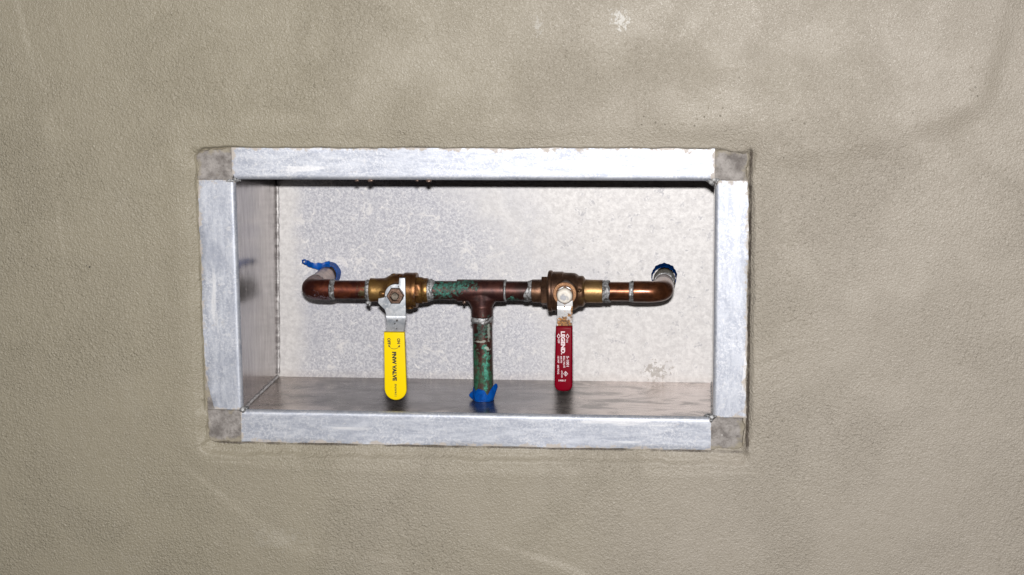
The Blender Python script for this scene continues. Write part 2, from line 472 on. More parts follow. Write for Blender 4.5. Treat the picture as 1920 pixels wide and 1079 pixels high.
class MB:
    """collects shapes for one mesh object"""
    def __init__(s): s.v = []; s.f = []
    def addm(s, v, f):
        k = len(s.v); s.v += [tuple(p) for p in v]; s.f += [tuple(i + k for i in q) for q in f]; return s
    def lathe(s, prof, axis='x', c=(0, 0, 0), segs=48, phase=0.0, rn=None, cap=True):
        """prof: (distance along axis, radius)"""
        v = []; f = []
        for i, (a, r) in enumerate(prof):
            for j in range(segs):
                th = 2 * math.pi * j / segs + phase
                rr = r if rn is None else r + rn(a, th, i)
                p, q = rr * math.cos(th), rr * math.sin(th)
                v.append({'x': (c[0] + a, c[1] + p, c[2] + q), 'y': (c[0] + p, c[1] + a, c[2] + q), 'z': (c[0] + p, c[1] + q, c[2] + a)}[axis])
        n = len(prof)
        for i in range(n - 1):
            for j in range(segs):
                k = (j + 1) % segs
                f.append((i * segs + j, i * segs + k, (i + 1) * segs + k, (i + 1) * segs + j))
        if cap:
            f.append(tuple(range(segs))[::-1]); f.append(tuple((n - 1) * segs + j for j in range(segs)))
        return s.addm(v, f)
    def tube(s, pts, rad, segs=20, jit=0.0, cap=True):
        v = []; f = []
        pts = [Vector(p) for p in pts]; n = len(pts)
        rad = [rad] * n if not hasattr(rad, '__len__') else rad
        nrm = None
        for i in range(n):
            tg = (pts[min(i + 1, n - 1)] - pts[max(i - 1, 0)]).normalized()
            if nrm is None:
                nrm = tg.orthogonal().normalized()
            nrm = (nrm - tg * nrm.dot(tg)).normalized()
            bn = tg.cross(nrm)
            for j in range(segs):
                th = 2 * math.pi * j / segs
                r = rad[i] * (1 + jit * random.uniform(-1, 1))
                v.append(pts[i] + r * (math.cos(th) * nrm + math.sin(th) * bn))
        for i in range(n - 1):
            for j in range(segs):
                k = (j + 1) % segs
                f.append((i * segs + j, i * segs + k, (i + 1) * segs + k, (i + 1) * segs + j))
        if cap:
            f.append(tuple(range(segs))); f.append(tuple((n - 1) * segs + j for j in range(segs)))
        return s.addm(v, f)
    def plate(s, outline, y0, y1, bev=.0006, rings=3):
        """outline (x, z) polygon from y0 (front) to y1 (back), front and back edges rounded"""
        n = len(outline); P = [Vector(p) for p in outline]
        area = sum(P[i].x * P[(i + 1) % n].y - P[(i + 1) % n].x * P[i].y for i in range(n))
        sg = 1 if area > 0 else -1
        ins = []
        for i in range(n):
            e1 = (P[i] - P[i - 1]).normalized(); e2 = (P[(i + 1) % n] - P[i]).normalized()
            n1 = Vector((-e1.y, e1.x)) * sg; n2 = Vector((-e2.y, e2.x)) * sg
            d = (n1 + n2); d = d / max(.35, d.length_squared / 2)
            ins.append(d)
        L = []
        for k in range(rings + 1):
            a = math.pi / 2 * k / rings
            L.append((bev * (1 - math.sin(a)), y0 + bev * (1 - math.cos(a))))
        L += [(a, y1 - (b - y0)) for a, b in L[::-1]]
        v = []; f = []
        for d, y in L:
            v += [(P[i].x + ins[i].x * d, y, P[i].y + ins[i].y * d) for i in range(n)]
        for r in range(len(L) - 1):
            for i in range(n):
                k = (i + 1) % n
                f.append((r * n + i, r * n + k, (r + 1) * n + k, (r + 1) * n + i))
        f.append(tuple(range(n))[::-1]); f.append(tuple((len(L) - 1) * n + i for i in range(n)))
        return s.addm(v, f)
    def box(s, x0, x1, y0, y1, z0, z1):
        v = [(x, y, z) for x in (x0, x1) for y in (y0, y1) for z in (z0, z1)]
        return s.addm(v, [(0, 1, 3, 2), (4, 6, 7, 5), (0, 4, 5, 1), (2, 3, 7, 6), (0, 2, 6, 4), (1, 5, 7, 3)])
    def blobs(s, items):
        for c, r in items:
            bm = bmesh.new(); bmesh.ops.create_icosphere(bm, subdivisions=3, radius=1)
            ph = [random.uniform(0, 6) for _ in range(3)]
            v = []
            for p in bm.verts:
                k = 1 + .16 * math.sin(3.1 * p.co.x + ph[0]) * math.cos(2.7 * p.co.z + ph[1]) + .1 * math.sin(5 * p.co.y + ph[2])
                v.append((c[0] + p.co.x * r[0] * k, c[1] + p.co.y * r[1] * k, c[2] + p.co.z * r[2] * k))
            bm.verts.index_update()
            s.addm(v, [tuple(q.index for q in fc.verts) for fc in bm.faces]); bm.free()
        return s
    def build(s, name, mat, parent=None, smooth=True, ang=35):
        return obj(name, s.v, s.f, mat, parent, smooth, ang)

def tag(o, label=None, cat=None, kind=None, group=None):
    for k, v in (('label', label), ('category', cat), ('kind', kind), ('group', group)):
        if v: o[k] = v
    return o
def empty(name, loc, label, cat):
    o = bpy.data.objects.new(name, None); COL.objects.link(o)
    o.location = loc; o.empty_display_size = .05
    return tag(o, label, cat)

# ------------------------------------------------------------------ noise in numpy
def vnoise(x, y, seed):
    r = np.random.default_rng(seed); T = r.random((256, 256))
    xi = np.floor(x).astype(int); yi = np.floor(y).astype(int)
    u = x - xi; v = y - yi
    u = u * u * u * (u * (u * 6 - 15) + 10); v = v * v * v * (v * (v * 6 - 15) + 10)
    g = lambda a, b: T[(xi + a) & 255, (yi + b) & 255]
    return (g(0, 0) * (1 - u) + g(1, 0) * u) * (1 - v) + (g(0, 1) * (1 - u) + g(1, 1) * u) * v - .5
def fbm(x, z, wl, octs, seed, gain=.5):
    h = np.zeros_like(x); a = 1.0
    for k in range(octs):
        h += a * vnoise(x / wl + 37.1 * k, z / wl + 91.7 * k, seed + k); a *= gain; wl /= 2.03
    return h
def sst(a, b, x):
    t = np.clip((x - a) / (b - a), 0, 1); return t * t * (3 - 2 * t)

# ------------------------------------------------------------------ the stucco wall with its recess
RX0, RX1, RZ0, RZ1 = -.3095, .3015, -.1695, .1668
def polydist(x, z, pts):
    best = np.full_like(x, 9.0); side = np.zeros_like(x)
    for (ax, az), (bx, bz) in zip(pts[:-1], pts[1:]):
        dx, dz = bx - ax, bz - az; L2 = dx * dx + dz * dz
        t = np.clip(((x - ax) * dx + (z - az) * dz) / L2, 0, 1)
        px, pz = ax + t * dx, az + t * dz
        d = np.hypot(x - px, z - pz)
        s = np.sign((x - ax) * dz - (z - az) * dx)
        side = np.where(d < best, s, side); best = np.minimum(best, d)
    return best, side
def wall_y(x, z):
    h = 1.2 * fbm(x, z, .34, 3, 5, .35) + .60 * fbm(x * .75 + z * .65, (z - x) * .5, .085, 3, 15) + .07 * fbm(x, z, .020, 2, 25)
    # trowel arcs: the coat steps back a little along them
    for pts, amp, wd in (([(.575, .33), (.560, .262), (.544, .212), (.515, .195), (.467, .178), (.412, .160), (.327, .153), (.29, .158)], 1.5, .013),
                         ([(.62, .04), (.52, .0), (.44, -.02), (.36, -.05)], .5, .02),
                         ([(-.28, -.24), (-.235, -.275), (-.21, -.292), (-.13, -.30)], .5, .008),
                         ([(.07, -.295), (.10, -.304), (.14, -.322)], .8, .005),
                         ([(-.49, .27), (-.475, .20), (-.47, .13)], .5, .012),
                         ([(-.25, -.192), (.0, -.196), (.28, -.193)], .45, .006),
                         ([(-.05, .24), (.08, .236), (.2, .245)], .6, .03)):
        d, sd = polydist(x, z, pts)
        ends = 1.0
        q_ = sd * d
        h += 2.3 * amp * sst(-wd, wd, q_) * np.exp(-(np.maximum(q_, 0) / (wd * 7)) ** 2)
    h = h / 1000
    # the recess: rounded rectangle, its rim different on the four sides
    cx, cz = (RX0 + RX1) / 2, (RZ0 + RZ1) / 2; hw, hh = (RX1 - RX0) / 2, (RZ1 - RZ0) / 2; r = .012
    qx = np.abs(x - cx) - hw + r; qz = np.abs(z - cz) - hh + r
    sd = np.hypot(np.maximum(qx, 0), np.maximum(qz, 0)) + np.minimum(np.maximum(qx, qz), 0) - r
    wx0 = np.minimum(np.abs(np.abs(x - cx) - hw), .06); corner = np.exp(-(np.maximum(np.abs(np.abs(x - cx) - hw + .02), np.abs(np.abs(z - cz) - hh + .018)) / .026) ** 4)
    sd = sd + (.0015 + .006 * corner) * fbm(x, z, .024, 4, 41) + .0015 * corner
    top = sst(-.004, .004, (z - cz - hh) - np.maximum(np.abs(x - cx) - hw, -.02) - 0) 
    wx = np.abs(x - cx) - hw; wz = np.abs(z - cz) - hh
    horiz = sst(-.006, .006, wz - wx)
    is_t = horiz * (z > cz); is_b = horiz * (z <= cz); is_r = (1 - horiz) * (x > cx); is_l = (1 - horiz) * (x <= cx)
    R = .0036
    p_t = -.0005 + (R + .0005) * sst(-.0012, .0020, sd) 
    p_l = .0003 + (R - .0003) * sst(.0, .011, sd)
    p_b = -.0026 + .0014 * sst(.002, .006, sd) + (R + .0012) * sst(.0085, .0165, sd + .003 * fbm(x, z, .02, 2, 51))
    p_r = -.0045 + .0038 * sst(.0012, .0030, sd) + (R + .0010) * sst(.0025, .0085, sd)
    rim = p_t * is_t + p_l * is_l + p_b * is_b + p_r * is_r
    lip = .0006 * np.exp(-((sd - .022) / .010) ** 2)
    y = -(rim + lip + h * sst(-.002, .03, sd)) + .0
    inside = sst(.0, -.0012, sd)
    return np.where(sd < .0, y * (1 - inside) + .0042 * inside, y)
def axis(lo, hi, vis0, vis1, fine):
    a = list(np.arange(vis0, vis1 + 1e-6, .0028))
    a = [v for v in a if not any(f0 <= v <= f1 for f0, f1 in fine)]
    for f0, f1 in fine: a += list(np.arange(f0, f1, .0010))
    a += list(np.linspace(lo, vis0 - .012, 40)) + list(np.linspace(vis1 + .012, hi, 40))
    return np.array(sorted(a))
xs = axis(-1.2, 1.2, -.60, .65, [(-.330, -.296), (.290, .322)])
zs = axis(-.85, .85, -.36, .37, [(-.194, -.160), (.160, .184)])
GX, GZ = np.meshgrid(xs, zs, indexing='ij')
GY = wall_y(GX, GZ)
nx, nz = len(xs), len(zs)
co = np.stack([GX, GY, GZ], -1).reshape(-1, 3)
ii, jj = np.meshgrid(np.arange(nx - 1), np.arange(nz - 1), indexing='ij')
mx = (xs[:-1] + xs[1:]) / 2; mz = (zs[:-1] + zs[1:]) / 2
keep = ~((np.abs(mx)[:, None] < .272) & (np.abs(mz)[None, :] < .138))
q = np.stack([ii * nz + jj, (ii + 1) * nz + jj, (ii + 1) * nz + jj + 1, ii * nz + jj + 1], -1)[keep]
# outer rim folded back so the wall has depth
ring = [i * nz for i in range(nx)] + [(nx - 1) * nz + j for j in range(1, nz)] + [i * nz + nz - 1 for i in range(nx - 2, -1, -1)] + [j for j in range(nz - 2, 0, -1)]
back = co[ring].copy(); back[:, 1] = .30
k0 = len(co); co = np.concatenate([co, back])
nr = len(ring)
skirt = np.array([(ring[(i + 1) % nr], ring[i], k0 + i, k0 + (i + 1) % nr) for i in range(nr)])
q = np.concatenate([q, skirt])
me = bpy.data.meshes.new('stucco_wall')
me.vertices.add(len(co)); me.vertices.foreach_set('co', co.astype(np.float32).ravel())
me.loops.add(q.size); me.loops.foreach_set('vertex_index', q.astype(np.int32).ravel())
me.polygons.add(len(q)); me.polygons.foreach_set('loop_start', (np.arange(len(q)) * 4).astype(np.int32))
me.update(calc_edges=True); me.validate(); me.shade_smooth()
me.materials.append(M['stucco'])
wall = bpy.data.objects.new('stucco_wall', me); COL.objects.link(wall)
tag(wall, 'greige sand-textured stucco wall around the recessed metal box', 'wall')

# mortar showing at the notched corners of the flange
def mortar(x0, x1, z0, z1, sx, sz, seed, yb=.0010):
    n = 44; v = []; f = []
    X, Z = np.meshgrid(np.linspace(x0, x1, n), np.linspace(z0, z1, n), indexing='ij')
    Y = yb + .0016 * fbm(X, Z, .018, 4, seed, .6)
    # sink the outer corner so its outline is round and ragged
    ox = x0 if sx < 0 else x1; oz = z0 if sz < 0 else z1
    e = np.minimum(np.abs(X - ox), np.abs(Z - oz))
    qx = np.maximum(.012 - np.abs(X - ox), 0); qz = np.maximum(.012 - np.abs(Z - oz), 0)
    Y += .006 * sst(-.0015, .0015, np.hypot(qx, qz) - .0095 + .004 * fbm(X, Z, .012, 3, seed + 9))
    v = np.stack([X, Y, Z], -1).reshape(-1, 3)
    f = [(i * n + j, (i + 1) * n + j, (i + 1) * n + j + 1, i * n + j + 1) for i in range(n - 1) for j in range(n - 1)]
    k = len(v); rg = [i * n for i in range(n)] + [(n - 1) * n + j for j in range(1, n)] + [i * n + n - 1 for i in range(n - 2, -1, -1)] + [j for j in range(n - 2, 0, -1)]
    b = v[rg].copy(); b[:, 1] = .012
    v = np.concatenate([v, b]); f += [(rg[(i + 1) % len(rg)], rg[i], k + i, k + (i + 1) % len(rg)) for i in range(len(rg))]
    return obj('mortar_patch', v, f, M['mortar'], wall)
mortar(-.3105, -.2672, .1315, .1685, -1, 1, 61)
mortar(.2643, .3030, .1325, .1685, 1, 1, 62)
mortar(-.3105, -.2677, -.1712, -.1318, -1, -1, 63)
mortar(-.3110, -.2900, -.1317, -.0800, -1, 1, 65, .0030)
mortar(.2635, .3020, -.1700, -.1312, 1, -1, 64)

# ------------------------------------------------------------------ the recessed aluminium box
BX, BZ, D, TH, BR = .265, .1312, .1753, .0016, .0046
box = empty('recessed_valve_box', (0, 0, 0), 'recessed aluminium box with bent flanges set into the stucco wall', 'wall box')
def flange(t0, t1, oo, place, mat, segs=60, name='flange'):
    v = []; f = []; loop = None
    for i in range(segs + 1):
        t = t0 + (t1 - t0) * i / segs; o = oo(t)
        wob = .00022 * math.sin(t * 31 + o * 900) 
        pr = [(o, wob * 1.6), (o - .0006, wob - .0001), (o * .8 + BR * .2, wob * .7), (o * .5 + BR * .5, wob * .4), (BR + .002, 0)]
        for k in range(7):
            a = math.pi / 2 * k / 6
            pr.append((BR - BR * math.sin(a), BR - BR * math.cos(a)))
        pr += [(0, BR + .001), (TH, BR + .001)]
        for k in range(5, -1, -1):
            a = math.pi / 2 * k / 6; rr = BR - TH
            pr.append((BR - rr * math.sin(a), BR - rr * math.cos(a)))
        pr += [(o * .5 + BR * .5, TH + wob * .4), (o, TH + wob * 1.6)]
        loop = len(pr)
        v += [place(t, s_, y_) for s_, y_ in pr]
    for i in range(segs):
        for j in range(loop):
            k = (j + 1) % loop
            f.append((i * loop + j, i * loop + k, (i + 1) * loop + k, (i + 1) * loop + j))
    f.append(tuple(range(loop))); f.append(tuple(segs * loop + j for j in range(loop)))
    return obj(name, v, f, mat, box)
jag = lambda t, s: .00035 * math.sin(t * 210 + s) + .0003 * math.sin(t * 533 + 2 * s) + .0005 * math.sin(t * 61 + s)
flange(-.2674, .2645, lambda t: .0362 + jag(t, 1), lambda t, s, y: (t, y, BZ + s), M['fl_h'])
flange(-.2674, .2634, lambda t: .0370 + jag(t, 2) * .6, lambda t, s, y: (t, y, -BZ - s), M['fl_h'])
flange(-.1308, .1312, lambda t: .0420 + jag(t, 3) - .0105 * max(0, (-.088 - t) / .043) ** 1.2, lambda t, s, y: (-BX - s, y, t), M['fl_v'])
flange(-.1305, .1322, lambda t: .0362 + jag(t, 4) - .0015 * max(0, (t - .115) / .02), lambda t, s, y: (BX + s, y, t), M['fl_v'])

def panel(name, c00, c10, c11, c01, nrm, mat, nseg=24, warp=.0004, seed=1):
    """a sheet between four corners, TH thick on the side away from nrm, a little buckled"""
    v = []; f = []; n = nseg
    c00, c10, c11, c01, nrm = map(Vector, (c00, c10, c11, c01, nrm))
    r = random.Random(seed); a, b, c = (r.uniform(3, 8) for _ in range(3))
    for sgn in (0, 1):
        for i in range(n + 1):
            for j in range(n + 1):
                u, w = i / n, j / n
                p = (c00 * (1 - u) + c10 * u) * (1 - w) + (c01 * (1 - u) + c11 * u) * w
                k = warp * math.sin(a * u + b * w) * math.sin(math.pi * u) * math.sin(math.pi * w)
                v.append(p + nrm * (k - sgn * TH))
    m = n + 1; o = m * m
    for i in range(n):
        for j in range(n):
            f.append((i * m + j, (i + 1) * m + j, (i + 1) * m + j + 1, i * m + j + 1))
            f.append((o + i * m + j, o + i * m + j + 1, o + (i + 1) * m + j + 1, o + (i + 1) * m + j))
    rg = [i * m for i in range(m)] + [(m - 1) * m + j for j in range(1, m)] + [i * m + m - 1 for i in range(m - 2, -1, -1)] + [j for j in range(m - 2, 0, -1)]
    for i in range(len(rg)):
        k = (i + 1) % len(rg); f.append((rg[k], rg[i], o + rg[i], o + rg[k]))
    return obj(name, v, f, mat, box)
y0 = BR + .001
BT = -.2585   # the left side leans in at the top of the back
panel('back_panel', (-BX - .002, D, -BZ - .002), (BX + .002, D, -BZ - .002), (BX + .002, D, BZ + .002), (-BX - .002, D, BZ + .002), (0, -1, 0), M['back'], seed=3)
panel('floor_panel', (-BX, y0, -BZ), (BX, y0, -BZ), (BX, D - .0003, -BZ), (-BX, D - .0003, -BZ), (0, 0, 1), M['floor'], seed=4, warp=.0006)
panel('ceiling_panel', (-BX, y0, BZ), (BX, y0, BZ), (BX, D - .0003, BZ), (-BX, D - .0003, BZ), (0, 0, -1), M['side'], seed=5)
panel('side_panel', (-BX, y0, -BZ + .0003), (-.2648, D - .0006, -BZ + .0003), (BT, D - .0006, BZ - .0003), (-BX, y0, BZ - .0003), (1, 0, 0), M['side'], seed=6, warp=.0005)
panel('side_panel', (BX, y0, -BZ + .0003), (BX, D - .0006, -BZ + .0003), (BX, D - .0006, BZ - .0003), (BX, y0, BZ - .0003), (-1, 0, 0), M['side'], seed=7)
# weld beads in the seams
def bead(p0, p1, r, n, name='weld_bead', mat='weld', jit=.12):
    p0, p1 = Vector(p0), Vector(p1)
    pts = []; rad = []
    for i in range(n + 1):
        p = p0.lerp(p1, i / n)
        pts.append(p + Vector([random.uniform(-1, 1) * r * .2 for _ in range(3)]))
        rad.append(r * random.uniform(.82, 1.15))
    return MB().tube(pts, rad, 10, jit * .4).build(name, M[mat], box)
bead((-.2635, D - .001, -.128), (BT + .0012, D - .001, .128), .0019, 60)
bead((-BX + .0006, .008, -BZ + .0006), (-.2640, D - .002, -BZ + .0006), .0017, 60)
bead((-BX + .0003, .006, BZ - .0003), (BT, D - .002, BZ - .0003), .0012, 40)
bead((BX - .0004, .008, -BZ + .0006), (BX - .0004, D - .002, -BZ + .0006), .0014, 50)
for c, its in (('bl', [((-.2655, .0015, -.1312), (.0036, .003, .0036)), ((-.2645, .004, -.1335), (.003, .003, .0025)), ((-.262, .007, -.1300), (.0028, .004, .002))]),
               ('br', [((.2645, .002, -.1310), (.0040, .003, .0034)), ((.2600, .006, -.1300), (.0050, .004, .0018)), ((.2675, .0015, -.1300), (.0032, .002, .0020)), ((.2635, .0015, -.1345), (.0022, .002, .0026))]),
               ('tl', [((-.2650, .0015, .1320), (.0030, .003, .0030)), ((-.2705, .001, .1300), (.0048, .0015, .0018)), ((-.2625, .004, .1305), (.0034, .004, .0022)), ((-.2666, .001, .1352), (.0012, .0012, .0036))]),
               ('tr', [((.2638, .0025, .1305), (.0050, .003, .0042)), ((.2600, .004, .1318), (.0042, .004, .0024)), ((.2655, .003, .1268), (.0020, .003, .0045)), ((.2672, .001, .1322), (.0032, .0015, .0022))])):
    MB().blobs(its).build('corner_weld', M['solder'], box)
for x, r in ((-.128, .0016), (-.113, .0022), (-.048, .0024), (-.061, .0012)):
    MB().blobs([((x, .0030, BZ - .0006), (r * 1.5, r, r * .75))]).build('sealant_drip', M['cu_pale'], box)

# ------------------------------------------------------------------ pipe run, in coordinates of its own (axis along x at 0, 0)
YA, ZA = .068, -.0030
run = empty('copper_pipe_manifold', (0, YA, ZA), 'copper pipe run with two lever ball valves and a tee inside the metal box', 'pipe manifold')
run.rotation_euler = (0, math.radians(-.18), 0)
PR = .0110
def pipe_x(x0, x1, mat, r=PR):
    return MB().lathe([(x0, r - .0004), (x0 + .0004, r), (x1 - .0004, r), (x1, r - .0004)], 'x').build('pipe', M[mat], run)
def elbow(xc, sgn, x_in, mat):
    """from the run at x_in round to the back; sgn -1 left, +1 right"""
    R = .0150; r = .0121; yb = .0300
    pts = [(x_in, 0, 0), (x_in + sgn * .0006, 0, 0)]
    for k in range(13):
        a = math.pi / 2 * k / 12
        pts.append((xc - sgn * R + sgn * R * math.sin(a), R - R * math.cos(a), 0))
    pts += [(xc, yb - .0006, 0), (xc, yb, 0)]
    rad = [r - .0004] + [r] * (len(pts) - 2) + [r - .0004]
    # collar: the cup is a touch wider than the bend
    for i in (1, 2): rad[i] = r + .0002
    rad[-2] = r + .0002
    e = MB().tube(pts, rad, 40).build('elbow', M[mat], run)
    return e
def solder(x0, x1, r, seed, axis='x', c=(0, 0, 0), lump=.0007, drip=None, slant=0.0):
    rs = random.Random(seed); ph = [rs.uniform(0, 6) for _ in range(6)]
    pr = []; n = 9
    for i in range(n):
        t = i / (n - 1)
        pr.append((x0 + (x1 - x0) * t, r - .0009 + .0016 * math.sin(math.pi * (.12 + .76 * t)) ** .6))
    fn = lambda a, th, i: lump * (.5 * math.sin(2 * th + ph[0] + a * 700) + .45 * math.sin(5 * th + ph[1] - a * 1300) + .35 * math.sin(9 * th + ph[2] + a * 2600)) * (.3 + .7 * math.sin(math.pi * i / (n - 1)))
    m = MB().lathe(pr, axis, c, 64, 0, fn)
    if slant:
        m.v = [(p[0] + slant * (p[2] / r) + .0012 * math.sin(4 * math.atan2(p[1], p[2]) + ph[3]), p[1], p[2]) if axis == 'x' else
               (p[0], p[1], p[2] + slant * (p[0] / r) + .0011 * math.sin(3 * math.atan2(p[1], p[0]) + ph[3])) for p in m.v]
    if drip: m.blobs(drip)
    return m.build('solder_joint', M['solder'], run, ang=60)

# left half
elbow(-.1985, -1, -.1742, 'cu_red')
solder(-.1745, -.1682, PR + .0004, 1)
pipe_x(-.1735, -.1250, 'cu_red', PR - .0002)
solder(-.1325, -.1276, PR + .0005, 2, drip=[((-.1297, -.003, -.0145), (.0030, .0030, .0030)), ((-.1290, -.003, -.0165), (.0022, .0022, .0024))])
solder(-.0616, -.0535, PR + .0008, 3, lump=.0011, slant=.0008)
pipe_x(-.0640, -.0255, 'cu_dark')
# tee
def tee():
    r, rb = .01275, .01255
    m = MB().lathe([(-.0272, r - .0006), (-.0266, r), (.0270, r), (.0276, r - .0006)], 'x', segs=64)
    m.lathe([(-.0305, rb - .0004), (-.0299, rb), (-.004, rb)], 'z', (.0015, 0, 0), segs=64)
    # flared saddle where the branch leaves the run
    m.lathe([(-.0205, rb - .0006), (-.0185, rb + .0002), (-.0165, rb + .0011), (-.0145, rb + .0023), (-.0128, rb + .0036), (-.0112, rb + .0050), (-.0098, rb + .0066), (-.003, rb + .0066)], 'z', (.0015, 0, 0), segs=64)
    def clip(p):      # keep the flare inside the outline of the run in y
        return p
    # the flare is squeezed in y so it stays inside the run
    k = len(m.v)
    n0 = k - 8 * 64
    for i in range(n0, k):
        x, y, z = m.v[i]
        lim = math.sqrt(max(1e-9, (rb + .0008) ** 2 - 0)); 
        rr = math.hypot(x - .0015, y)
        ca = (x - .0015) / rr; sa = y / rr
        ex = rr - rb
        if z > -.0185:
            rr2 = rb + max(ex, 0) * ca * ca
            m.v[i] = (.0015 + rr2 * ca, (rr2 * sa) * .985, z)
    o = m.build('tee', M['cu_dark'], run)
    md = o.modifiers.new('r', 'REMESH'); md.mode = 'VOXEL'; md.voxel_size = .0006; md.use_smooth_shade = True
    ms = o.modifiers.new('s', 'SMOOTH'); ms.iterations = 4; ms.factor = .5
    dg = bpy.context.evaluated_depsgraph_get()
    nm = bpy.data.meshes.new_from_object(o.evaluated_get(dg)); o.modifiers.clear()
    o.data = nm; nm.name = 'tee'; nm.shade_smooth()
    return o
tee()
solder(.0275, .0300, PR + .0012, 4, lump=.0003)
pipe_x(.0262, .0640, 'cu_dark')
solder(.0525, .0610, PR + .0005, 5, slant=.0030)
solder(-.0372, -.0302, PR + .0010, 6, 'z', (.0015, 0, 0), slant=.0010)
fz = -.1312 - ZA
dp = MB().lathe([(fz - .004, PR + .0002), (-.060, PR + .0002), (-.026, PR + .0002)], 'z', (.0018, 0, 0)).build('pipe', M['cu_dark'], run)
MB().blobs([((-.0185, -.003, -.0130), (.0020, .0018, .0024))]).build('solder_drip', M['cu_pale'], run)
# right half
solder(.1395, .1478, PR + .0012, 7, lump=.0008, slant=-.0006)
pipe_x(.1380, .1780, 'cu_brown')
solder(.1700, .1755, PR + .0004, 8, lump=.0009)
elbow(.2078, 1, .1748, 'cu_brown')
# stubs to the back panel
for x, mt in ((-.1985, 'cu_pale'), (.2078, 'cu_dark')):
    MB().lathe([(.024, PR - .0003), (.024 + .02, PR), (D - YA + .004, PR)], 'y', (x, 0, 0)).build('pipe', M[mt], run)
solder(.0285, .0325, PR + .0006, 9, 'y', (-.1985, 0, 0), lump=.0005)
solder(.0560, .0610, PR + .0010, 10, 'y', (.2078, 0, 0), lump=.0007)
MB().lathe([(.0605, PR + .0012), (.0612, PR + .0018), (D - YA - .0215, PR + .0018), (D - YA - .0205, PR + .001)], 'y', (.2078, 0, 0)).build('coupling', M['aged'], run)

# ---- valve with the yellow grip
def lumpy(amp, seed):
    r = random.Random(seed); p = [r.uniform(0, 6) for _ in range(5)]
    return lambda a, th, i: amp * (.6 * math.sin(2 * th + p[0] + a * 160) + .4 * math.sin(5 * th + p[1] - a * 300) + .3 * math.sin(11 * th + p[2] + a * 700))
vb = MB()
vb.lathe([(-.1282, .0122), (-.1279, .0130), (-.1268, .0136), (-.1240, .0136), (-.1200, .0136), (-.1140, .0138), (-.1110, .0140), (-.1085, .0150), (-.1060, .0166), (-.1030, .0181), (-.0995, .0188), (-.0960, .0190), (-.0920, .0189), (-.0895, .0186), (-.0878, .0184), (-.086, .0182)], segs=64, rn=lumpy(.00028, 1))
vb.lathe([(-.0900, .0170), (-.0892, .0188), (-.0868, .0201), (-.0840, .0202), (-.0800, .0202), (-.0783, .0202), (-.0781, .0196), (-.0773, .0196), (-.0771, .0203), (-.0742, .0203), (-.0730, .0198), (-.0729, .0150)], segs=64, rn=lumpy(.00022, 2))
vb.lathe([(-.0735, .0158), (-.0725, .0162), (-.0672, .0162), (-.0664, .0155)], segs=8, phase=math.radians(12))
vb.lathe([(-.0668, .0136), (-.0660, .0142), (-.0620, .0142), (-.0606, .0138), (-.0604, .0128)], segs=64, rn=lumpy(.0002, 3))
vb.lathe([(-.0236, .0098), (-.0228, .0106), (-.0180, .0112), (-.0120, .0120), (-.004, .0125)], 'y', (-.0945, 0, -.0005), 48)
vb.blobs([((-.1110, -.0150, -.0015), (.0050, .0035, .0034)), ((-.0815, -.004, -.0196), (.0046, .0040, .0022)), ((-.1005, 0, .0180), (.0030, .004, .0015)), ((-.0925, -.003, .0180), (.0026, .004, .0013))])
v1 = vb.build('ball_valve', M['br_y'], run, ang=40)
v1['label'] = 'yellowish brass ball valve with the yellow vinyl lever grip'
HX, HZ = -.0932, -.0010
def arc(cx, cz, r, a0, a1, n):
    return [(cx + r * math.cos(math.radians(a0 + (a1 - a0) * i / n)), cz + r * math.sin(math.radians(a0 + (a1 - a0) * i / n))) for i in range(n + 1)]
# lever head: disc with a stop tab up on the right, a stop wing out on the left
out = [(-.0826, .0186), (-.0893, .0186), (-.0899, .0120)] + arc(HX - .0006, HZ, .0124, 78, 184, 14) + [(-.1072, -.0040), (-.1138, -.0052), (-.1142, -.0105), (-.1105, -.0145), (-.1070, -.0178), (-.1058, -.0215), (-.1056, -.0250), (-.0826, -.0250)]
hd = MB().plate(out, -.0268, -.0240, .0005)
def neck(m, xa0, xa1, xb0, xb1, z0, z1, ya, yb, th, n=14):
    v = []; f = []
    prev = None
    for i in range(n + 1):
        t = i / n; s_ = t * t * (3 - 2 * t)
        z = z0 + (z1 - z0) * t; y = ya + (yb - ya) * s_
        w = t ** .8
        v += [(xa0 + (xb0 - xa0) * w, y, z), (xa1 + (xb1 - xa1) * w, y, z), (xa1 + (xb1 - xa1) * w, y + th, z), (xa0 + (xb0 - xa0) * w, y + th, z)]
    for i in range(n):
        for j in range(4):
            k = (j + 1) % 4; f.append((i * 4 + j, i * 4 + k, i * 4 + 4 + k, i * 4 + 4 + j))
    f += [(0, 1, 2, 3), tuple(n * 4 + j for j in range(4))]
    return m.addm(v, f)
neck(hd, -.1056, -.0826, -.1024, -.0838, -.0250, -.0440, -.0268, -.0410, .0028)
hd.build('lever', M['zinc'], v1)
MB().lathe([(-.0240, .0088), (-.0268 - .0000, .0088)], 'y', (HX, 0, HZ - .0006), 32).build('washer', M['stem'], v1)
m = MB().lathe([(-.0269, .0092), (-.0290, .0100), (-.0332, .0100), (-.0343, .0090), (-.0344, .0066), (-.0310, .0060)], 'y', (HX, 0, HZ), 6, math.radians(0)); 
m.build('nut', M['nut'], v1, ang=20)
MB().lathe([(-.030, .0044), (-.0360, .0044), (-.0368, .0036)], 'y', (HX, 0, HZ), 14, .2).build('stem', M['stem'], v1)

